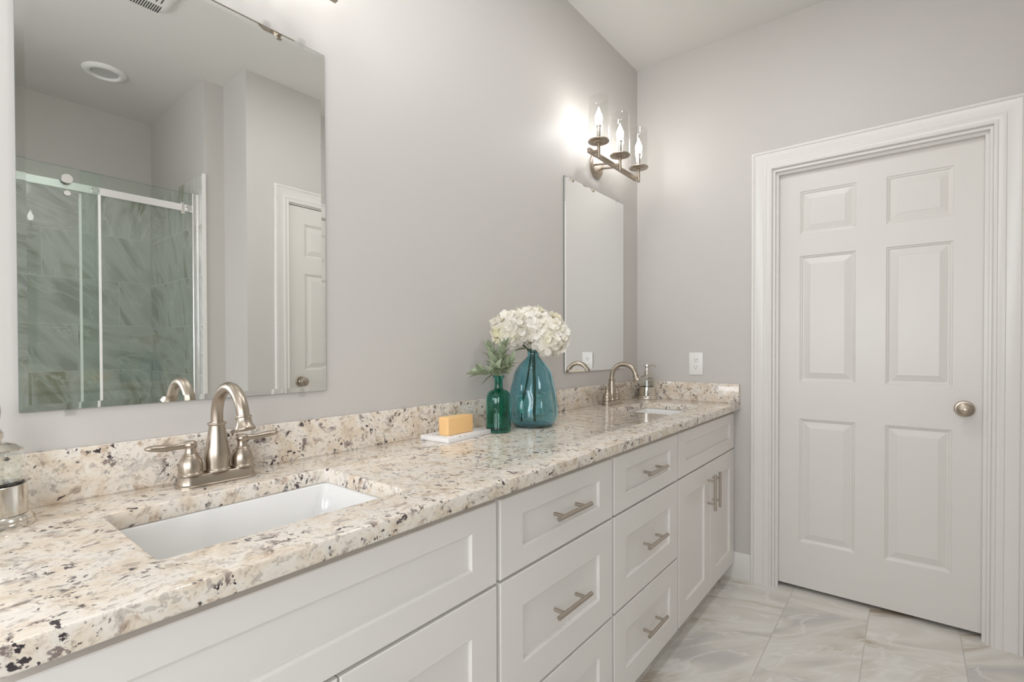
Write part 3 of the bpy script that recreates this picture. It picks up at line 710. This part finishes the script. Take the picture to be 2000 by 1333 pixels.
sprig('sage sprig leaning right against the teal vase', cd_(.50, -.55, .62), .060, 3, 12, .95)
sprig('upright bushy sage sprig in the middle of the green bottle', cd_(-.30, .1, 1.0), .088, 4, 16, .95)
sprig('short sage sprig leaning forward over the bottle lip', cd_(-.15, -1.0, .6), .045, 6, 10, .9)

# ------------------------------------------------------------ outlet
t = thing('wall_outlet', 'white duplex outlet on the wall left of the door', 'outlet', (0, -0.341, 1.043))
oc = (-0.341, 1.105)
MB().box(-0.0062, -0.0004, oc[0]-.0365, oc[0]+.0365, oc[1]-.0605, oc[1]+.0605, .002, 2).build('cover_plate', PLASTIC, t)
for s in (1, -1):
    r_ = MB(); zc = oc[1]+s*.0195
    pts = []
    for i in range(24):
        a = 2*PI*i/24; pts.append((oc[0]+max(-.0125, min(.0125, .0168*math.cos(a))), zc+.0138*math.sin(a)))
    r_.loops([[(-0.0060, y, z) for y, z in pts], [(-0.0078, y, z) for y, z in pts]], True, True, True)
    r_.cur = 1
    for dy_, hh in ((-.0062, .0042), (.0062, .0034)): r_.box(-0.0080, -0.0074, oc[0]+dy_-.0011, oc[0]+dy_+.0011, zc+.003-hh, zc+.003+hh)
    r_.lathe([(0.0024, .0074), (0.0024, .0080)], (0, oc[0], zc-.0072), 10, 'x')
    r_.build('receptacle', [PLASTIC, DARK], t)
MB().lathe([(0.003, .0062), (0.0028, .0070), (0, .0072)], (0, oc[0], oc[1]), 12, 'x').build('screw', PLASTIC, t)

# ------------------------------------------------------------ shower enclosure seen in the mirror
GZ0, GZ1 = 0.11, 2.130
def pane(name, x0, x1, y, z0, z1, parent):
    m_ = MB(); m_.box(x0, x1, y-.004, y+.004, z0, z1)
    me = m_.build(name, [PANEL, PEDGE], parent, False)
    for p in me.data.polygons:
        if abs(p.normal.y) < .5: p.material_index = 1
    return me
t = thing('shower_screen', 'fixed glass shower screen with header rail and white wall channel', 'shower screen', (-1.84, -2.17, 0.101))
pane('glass_panel', -2.100, -1.575, -2.170, GZ0, GZ1, t)
MB().box(-3.095, -1.582, -2.150, -2.138, 2.012, 2.052, .001, 1).build('rail', ALU, t)
MB().box(-1.592, -1.5605, -2.190, -2.125, 0.1005, GZ1-.006, .002, 1).box(-1.5665, -1.5605, -2.205, -2.110, .1005, GZ1+.0).build('wall_channel', ALU, t)
MB().box(-2.106, -2.096, -2.178, -2.162, GZ0, 2.008, .001, 1).build('edge_seal', PLASTIC, t)
for bx_ in (-2.045, -1.607): MB().lathe([(0.017, -.028), (0.017, .004), (0.015, .006), (0, .006)], (bx_, -2.138, 2.032), 20, 'Y').build('rail_bolt', CHROME, t)
MB().box(-1.650, -1.632, -2.156, -2.128, 1.992, 2.060, .002, 1).build('door_stop', CHROME, t)
t = thing('sliding_shower_door', 'sliding glass shower door hung on rollers beside the fixed screen', 'shower door', (-2.5, -2.122, 0.105))
pane('glass_panel', -2.95, -2.030, -2.122, GZ0, GZ1-.012, t)
MB().box(-2.036, -2.026, -2.130, -2.114, GZ0, 2.008, .001, 1).build('edge_seal', PLASTIC, t)
for bx_ in (-2.86, -2.160):
    MB().lathe([(0.0245, -.008), (0.0245, .006), (0.022, .009), (0, .009)], (bx_, -2.118, 2.060), 28, 'Y').build('roller', CHROME, t)
    MB().lathe([(0.0150, -.008), (0.0150, .006), (0.013, .009), (0, .009)], (bx_, -2.118, 1.985), 24, 'Y').build('guide_bolt', CHROME, t)

# ------------------------------------------------------------ ceiling fittings
def can(label, x, y, lens, group=None):
    t = thing('recessed_light', label, 'ceiling light', (x, y, H-.0005), group)
    MB().lathe([(0.104, .0), (0.104, -.004), (0.096, -.013), (0.084, -.018), (0.074, -.017), (0.068, -.009), (0.066, -.006)], (x, y, H-.0003), 40, 'z', False, False).build('trim_ring', PLASTIC, t, True, 40)
    MB().lathe([(0.0, -.006), (0.068, -.006), (0.068, -.003), (0.0, -.003)], (x, y, H-.0003), 32).build('lens', lens, t)
    return t
can('round recessed light with grey lens in the ceiling above the shower', -1.94, -2.415, GREYLENS)
FILL_LENS = emission('fill_lens', (1.0, 0.95, 0.88), 2.0)  # glowing lens for the added ceiling fill lights
for (cx_, cy_), nm in zip(FILL_CANS, ('left by the added window', 'above the near basin', 'before the middle drawers')):
    can('added recessed fill light '+nm, cx_, cy_, FILL_LENS, 'added recessed fill lights')
t = thing('exhaust_fan_grille', 'white slotted exhaust fan grille on the ceiling before the shower', 'vent', (-2.045, -1.43, H-.0005))
gx, gy = -2.045, -1.43
m_ = MB()
def gr_(i, z): return rrect(gx-.155+i, gx+.155-i, gy-.135+i, gy+.135-i, .045, z, 6)
m_.loops([gr_(0, H-.0005), gr_(0, H-.006), gr_(.012, H-.018), gr_(.03, H-.022)], True, False, True); m_.build('cover', PLASTIC, t, True, 40)
for row in (-.085, 0.0, .085):
    for i in range(26):
        x = gx-.115+i*.0092
        if row == 0.0 and i % 2: continue
        MB().box(x, x+.0045, gy+row-.030, gy+row+.030, H-.0228, H-.0215).build('slot', DARK, t, False)
